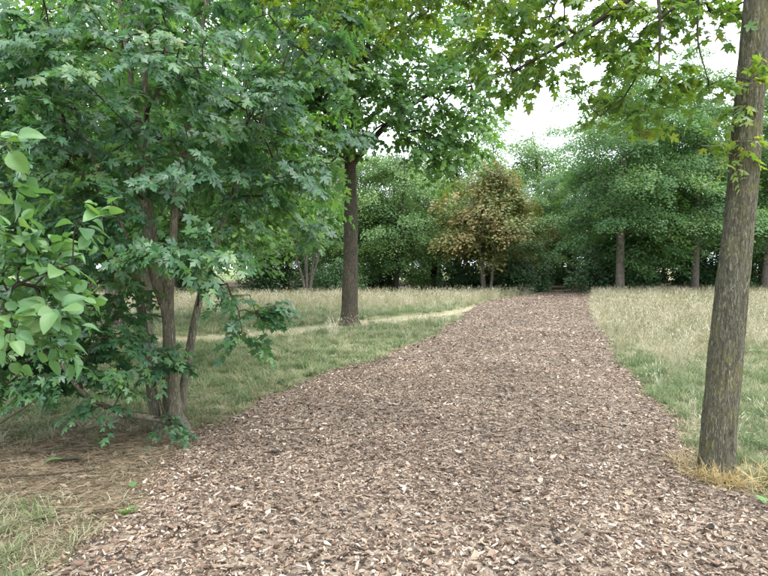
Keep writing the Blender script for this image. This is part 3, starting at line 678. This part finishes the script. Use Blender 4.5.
# ------------------------------------------------------------------ trees of the wood
def wood_tree(seed, height, rad, low, trunk_r, nclump, per, leaf, stems=1, droop=.3, flat=.4, top=.5, lean=.0, mass=1.0):
    """meshes (trunk, branches, crown) of a tree at the origin: layered, uneven crown"""
    q = np.random.RandomState(seed); T = Tubes(); paths = []
    for s in range(stems):
        a = q.uniform(0, 6.283); off = .0 if stems == 1 else .22 * rad * .35
        x0, y0 = math.cos(a + 2.1 * s) * off, math.sin(a + 2.1 * s) * off; sl = q.normal(0, .05, 2) + (0 if stems == 1 else 1) * np.array([x0, y0]) * .5
        hh = height * (.9 if s == 0 else q.uniform(.65, .85))
        zs = np.array([-.15, .15, .25 * hh, .5 * hh, .75 * hh, hh]); rr = trunk_r * np.array([1.3, 1.05, .85, .6, .35, .08]) * (1 if s == 0 else .85)
        pts = [(x0 + sl[0] * z + q.normal(0, .01) * z, y0 + sl[1] * z + q.normal(0, .01) * z, z, r_) for z, r_ in zip(zs, rr)]
        paths.append(pts)
        stem_tube(T, pts, 9, 3)
    zc = low + (height - low) * (1 - top) ; ell = []
    for a in range(9):
        t = (a + .5) / 9; z = low + (height - low) * t; pr = rad * (math.sin(math.pi * min(1, (t * .86 + .14)) ** .8) ** .6); 
        az_ = a * 2.4 + q.rand(); o_ = pr * .38
        ell.append((math.cos(az_) * o_, math.sin(az_) * o_, z, pr * .72, pr * .72, (height - low) * .11, pr * pr))
    c_ = spread_pts(q, ell, nclump, rad * .13)
    B, d_ = grow(q, [(np.array(p_)[:, :3], 2) for p_ in paths], c_, trunk_r * .05, trunk_r * .4)
    n_ = len(c_); cr = rad * q.uniform(.17, .3, n_) * mass
    ci_ = np.repeat(np.arange(n_), per); N_ = len(ci_)
    th = q.uniform(0, 6.283, N_); r_ = np.sqrt(q.rand(N_)) * cr[ci_]
    outv = unit(c_ * np.array([1, 1, 0]))[ci_]
    ofs = np.stack([np.cos(th) * r_, np.sin(th) * r_, q.normal(0, .28, N_) * cr[ci_] * flat / .4], -1)
    ofs[:, 2] += -droop * (ofs * outv).sum(-1) - .25 * r_ ** 2 / cr[ci_]
    P_ = c_[ci_] + ofs; tip = np.stack([np.cos(th), np.sin(th), np.full(N_, -.35)], -1) + outv * .4 + q.normal(0, .4, (N_, 3))
    nr = np.array([0, 0, 1.]) + outv * .5 + q.normal(0, .45, (N_, 3))
    tint = np.clip(.55 * q.rand(n_)[ci_] + .45 * q.rand(N_), 0, 1)
    keep = P_[:, 2] > .05
    V, F, t_ = stamp(DIAMOND, P_[keep], frames(tip, nr)[keep], leaf * q.uniform(.6, 1.25, N_)[keep], tint[keep])
    return T.mesh('trunk'), B.mesh('branches'), make_mesh('crown', V, [F], t_)

def put_tree(parts, mats_, name, label, loc, rz, s, cat='tree', group=None, crown='crown'):
    x_, y_ = loc; root = empty(name, (x_, y_, float(gh(x_, y_))), rz, s); tag(root, label, cat, group)
    for nm, me, mt in zip(('trunk', 'branches', crown), parts, mats_):
        o = obj(nm, me, mt, root)
        if nm in (crown, 'branches'): o['kind'] = 'stuff'
    return root

oak = [wood_tree(300 + s, 14.6, 4.7, 2.3, .25, 115, 470, .145, flat=.27, droop=.45, mass=.92) for s in range(3)]
pale = [wood_tree(320 + s, 11.5, 4.6, 1.4, .16, 100, 420, .15, 2, .5, .27, mass=.92) for s in range(2)]
brown = wood_tree(340, 8.4, 4.0, 2.3, .13, 80, 270, .21, 3, .7, .3, mass=.9)
tall = [wood_tree(350 + s, 15, 4.6, 3.0, .24, 110, 360, .165, mass=1.15) for s in range(2)]
bush = [wood_tree(360 + s, 2.6, 1.9, .15, .05, 55, 130, .15, 4, .3, .6, mass=1.2) for s in range(3)]
oakm = (M['bark_far'], M['bark_far'], M['oak']); palem = (M['bark_dark'], M['bark_dark'], M['light']); brownm = (M['bark_far'], M['bark_far'], M['brown'])
tallm = (M['bark_dark'], M['bark_dark'], M['dark']); bushm = (M['bark_dark'], M['bark_dark'], M['dark'])

put_tree(brown, brownm, 'chestnut_tree', 'three stemmed chestnut with leaves turned rusty brown and yellow', (6.6, 36), .4, 1.0)
put_tree(oak[0], oakm, 'oak_tree', 'oak with a straight pale trunk standing at the front of the wood beside the path', (13.6, 32.8), 0, 1.0)
put_tree(oak[1], oakm, 'oak_tree', 'oak with a dark trunk close behind the pale trunked oak', (16.6, 37), 1.2, 1.04)
put_tree(oak[2], oakm, 'oak_tree', 'oak with a stout brown trunk at the far edge of the tall dry grass', (18.8, 34.5), 2.2, .98)
for a, (x_, y_, s_) in enumerate([(24, 36, .95), (29.5, 35, 1.0), (21.5, 41, 1.05), (27, 42, 1.1)]):
    put_tree(oak[a % 3], oakm, 'oak_tree', ['bluish green oak next after the stout trunked one along the dry meadow', 'last oak of the front row along the dry meadow', 'oak in the second row behind the stout trunked oak', 'tall oak in the second row beyond the dry meadow'][a], (x_, y_), a * 1.7 + .6, s_, group='oaks beyond the dry meadow')
for a, (x_, y_, s_) in enumerate([(.9, 38.5, .95), (3.6, 43, 1.05), (-2.0, 41, 1.0)]):
    put_tree(pale[a % 2], palem, 'light_green_tree', ['light green spreading tree with thin dark stems nearest the lawn', 'light green tree between the spreading tree and the rusty chestnut', 'light green tree behind the vase shaped clump of stems'][a], (x_, y_), a * 2.1, s_, group='light green trees at the wood edge')
put_tree(pale[1], palem, 'light_green_tree', 'small pale green tree overhanging where the path enters the wood', (10.0, 42), 2.6, .72)
put_tree(oak[2], oakm, 'oak_tree', 'green oak leaning over the mouth of the path behind the low bushes', (14.6, 45), 4.1, .84)
put_tree(tall[0], palem, 'tall_tree', 'pale tall tree rising behind the rusty chestnut', (10.5, 56), .3, 1.08)
put_tree(tall[1], palem, 'tall_tree', 'tall green tree rising beyond the mouth of the path', (15.0, 54), 1.3, 1.08)
q = np.random.RandomState(77)
spots = [(-6.5, 37), (-10.5, 34), (-14, 36.5), (-19, 34), (-24, 37), (-8, 46), (-13, 45), (-18.5, 46), (-4, 52), (-27, 45), (1, 55), (6.5, 50), (20, 52), (25, 51), (31, 48), (36, 42), (36, 52), (14, 66), (24, 62), (31, 62), (-20, 58), (-12, 60), (8, 68), (-33, 40), (-32, 54), (18.6, 60), (21.5, 72), (16.5, 76), (27, 72), (-3, 64), (3.5, 62)]
for a, (x_, y_) in enumerate(spots):
    put_tree((tall + oak)[a % 5], tallm if a % 5 < 2 else oakm, 'woodland_tree', 'dark green tree deep in the wood behind the front row', (x_ + q.normal(0, .5), y_ + q.normal(0, .5)), q.uniform(0, 6.28), q.uniform(.72, .95), group='trees deep in the wood')
put_tree(oak[1], (M['bark_dark'], M['bark_dark'], M['chestnut']), 'lawn_tree', 'tall green tree standing on the lawn far behind the two maples', (-7.4, 15.5), .8, 1.0)
q2 = np.random.RandomState(78)
for a in range(30):
    x_ = -95 + a * 6.6 + q2.normal(0, 1.5)
    put_tree((tall + oak)[a % 5], oakm, 'distant_tree', 'small looking tree in the belt beyond the far open field', (x_, 118 + q2.normal(0, 6) + .1 * abs(x_)), q2.uniform(0, 6.28), q2.uniform(.95, 1.3), group='belt of trees across the far field')
# undergrowth along the edge
put_tree(bush[0], bushm, 'bush', 'dark bush hanging low over the right side of the path mouth', (14.8, 37), .5, 1.55, 'bush', crown='foliage')
put_tree(bush[1], bushm, 'bush', 'dark bush at the left side of the path mouth', (9.4, 38.5), 2.5, 1.1, 'bush', crown='foliage')
for a, (x_, y_) in enumerate([(8.2, 41), (5.2, 40), (6.9, 42), (3.6, 47), (17.6, 39), (20.5, 38.5), (23, 39), (26, 39), (29, 38.5), (19, 43), (24, 44), (32, 39), (-2.6, 35.5), (-4.6, 37.5), (-8, 37), (-13, 38), (-16.5, 37.5), (12.2, 47), (19.5, 48), (-.5, 44), (10.5, 50), (22.2, 37), (-21, 38.5), (17.2, 54), (22.6, 56), (20.2, 66), (18, 62), (13.4, 52), (16.2, 70), (23.4, 68)]):
    put_tree(bush[a % 3], bushm, 'bush', 'low dark bush in the undergrowth at the wood edge', (x_, y_), q.uniform(0, 6.28), q.uniform(.75, 1.15), 'bush', 'undergrowth bushes along the wood edge', crown='foliage')

# many stemmed bare-legged shrub on the far side of the lawn
q = np.random.RandomState(81); TM = Tubes(); pm = []
for s in range(7):
    a = s * .9 + q.rand() * .4; e = q.uniform(.5, 1.5); h_ = q.uniform(3.2, 4.4)
    pts = [(.12 * math.cos(a), .12 * math.sin(a), -.1, .09), (.3 * e * math.cos(a), .3 * e * math.sin(a), 1.0, .075), (.75 * e * math.cos(a), .75 * e * math.sin(a), 2.3, .055), (1.1 * e * math.cos(a), 1.1 * e * math.sin(a), h_, .02)]
    pm.append(pts); stem_tube(TM, pts, 7, 4)
cM = spread_pts(q, [(0, 0, 3.9, 2.4, 2.4, 1.4)], 70, .4); BM, dM = grow(q, [(np.array(p_)[:, :3], 1) for p_ in pm], cM, .01, .04)
lv = sprays(q, cM, dM, .7, 7, 10, .19, None)
V, F, t_ = stamp(DIAMOND, *lv)
put_tree((TM.mesh('stem'), BM.mesh('branches'), make_mesh('crown', V, [F], t_)), tallm if 0 else (M['bark_far'], M['bark_far'], M['oak']), 'many_stemmed_tree', 'vase shaped clump of bare stems beyond the lawn behind the brown trunk', (-4.3, 32), 0, 1)

# litter of dead stalks under the maple
def stalk(seed):
    q = np.random.RandomState(seed); t = Tubes(); a = np.zeros(3); d = np.array([1, 0, 0.]); pts = [a]
    for _ in range(4): d = unit(d + q.normal(0, .16, 3) * np.array([1, 1, .5])); a = a + d * .25; pts.append(a)
    t.add(pts, np.linspace(.012, .005, 5), 3); return t.mesh('stalk')
stalks = [(stalk(s), M['litter']) for s in range(6)] + [(make_mesh('crumb', np.column_stack([OV[0][:, :2] * np.array([.6, .35]), OV[0][:, 2]]), [OV[1]]), M['dead_leaf']) for OV in (DIAMOND,)]
x, y = sample(-7, -1, 2.2, 8, 4500); wgt = np.clip(litter_w(x, y) + .05, 0, 1); kk = (rng.rand(len(x)) < wgt * .85 * np.clip(-(edge(x, y) - .25) / .3, 0, 1)) & fov(x, y, .6); x, y = x[kk], y[kk]; k = len(x)
ss = rng.uniform(.06, .3, k)
scatter('dead_stalk_litter', np.stack([x, y, gh(x, y) + rng.uniform(.003, .03, k)], -1), np.stack([np.zeros(k), rng.normal(0, .13, k), rng.uniform(0, 6.283, k)], -1),
        np.stack([ss, ss * .45, ss * .45], -1), rng.choice(7, k, p=[.125] * 6 + [.25]), stalks, 'brown dead stalks and twigs strewn under the maple', 'litter')

# ------------------------------------------------------------------ small things on the ground
def fallen_leaf(label, loc, size, mat, proto, rz, group=None):
    V = proto[0].copy(); V[:, 2] = abs(V[:, 0]) * .25 + .06 * np.sin(V[:, 1] * 4)
    me = make_mesh('fallen_leaf', V * size, [proto[1]], np.full(len(V), .8)); o = obj('fallen_leaf', me, mat)
    x_, y_ = loc; o.location = (x_, y_, float(gh(x_, y_)) + .035); o.rotation_euler = (.15, -.1, rz); tag(o, label, 'leaf', group); return o
fallen_leaf('single green oval leaf lying on the brown litter', (-2.75, 4.55), .14, M['oval'], OVAL, -1.2)
fallen_leaf('pale rounded leaf lying at the edge of the wood chips below the maple', (-1.78, 4.0), .08, M['oval'], OVAL, .6)
T = Tubes(); T.add([(-2.75, 4.62, .03), (-2.68, 4.64, .045), (-2.6, 4.61, .04), (-2.52, 4.63, .05), (-2.45, 4.6, .035), (-2.4, 4.62, .03)], [.008, .02, .016, .022, .014, .006], 6); o = obj('dead_wood', T.mesh('dead_wood'), M['twig']); tag(o, 'short dark piece of dead wood on the litter under the maple', 'dead wood')
for pts, lab in (([(-3.3, 3.95, .03), (-2.9, 4.15, .05), (-2.5, 4.25, .045), (-2.25, 4.38, .03)], 'long thin dead branch lying across the litter toward the maple'), ([(-3.0, 4.75, .04), (-2.6, 4.85, .07), (-2.2, 4.8, .06)], 'bent dead twig lying at the foot of the maple')):
    T = Tubes(); s = smooth_path(pts, 4); T.add(s, np.linspace(.009, .004, len(s)), 5); o = obj('fallen_branch', T.mesh('fallen_branch'), M['twig']); tag(o, lab, 'branch')
T = Tubes(); T.add([(-.98, 4.71, .065), (-.93, 4.7, .07), (-.86, 4.71, .066)], [.008, .012, .007], 6); o = obj('dead_twig', T.mesh('dead_twig'), M['bark_dark']); tag(o, 'stubby dark twig lying on the wood chips', 'twig')
T = Tubes(); s = smooth_path([(-1.0, 5.38, .06), (-.85, 5.36, .075), (-.7, 5.38, .07)], 3); T.add(s, np.full(len(s), .006), 5); o = obj('dead_twig', T.mesh('dead_twig'), M['twig']); tag(o, 'slim brown twig lying on the wood chips beyond the dark stubby one', 'twig')

def weed(label, loc, nl, size, seed, group=None):
    q = np.random.RandomState(seed); x_, y_ = loc; root = empty('weed', (x_, y_, max(float(gh(x_, y_)), float(ph(x_, y_)) if edge(np.array(x_), np.array(y_)) > 0 else -9))); tag(root, label, 'weed', group)
    me = make_mesh('leaf', OVAL[0], [OVAL[1]]); me.materials.append(M['weed'])
    for a in range(nl):
        o = bpy.data.objects.new('leaf', me); C.objects.link(o); o.parent = root; o.location = (0, 0, .005)
        s = size * q.uniform(.6, 1.1); o.scale = (s, s, s); o.rotation_euler = (q.uniform(.3, .9), 0, a * 6.283 / nl + q.normal(0, .25))
weed('low bright green weed at the chip edge in front of the maple', (-1.62, 3.55), 9, .09, 1)
weed('bright green weed rosette in the sparse grass left of the path', (-2.12, 3.5), 7, .07, 2)
weed('small green weed sprouting from the wood chips near the golden straw', (2.55, 3.72), 6, .1, 3)

q = np.random.RandomState(92)
for a in range(18):
    y_ = q.uniform(3.3, 9); x_ = float(XL(y_) + (XR(y_) - XL(y_)) * q.rand())
    o = fallen_leaf('curled dry brown leaf lying on the wood chips', (x_, y_), q.uniform(.04, .07), M['dead_leaf'], MAPLE, q.uniform(0, 6.28), 'dry leaves fallen on the path')
    o.location.z = float(ph(np.array(x_), np.array(y_))) + .02; o.rotation_euler = (q.normal(0, .35), q.normal(0, .35), q.uniform(0, 6.28))
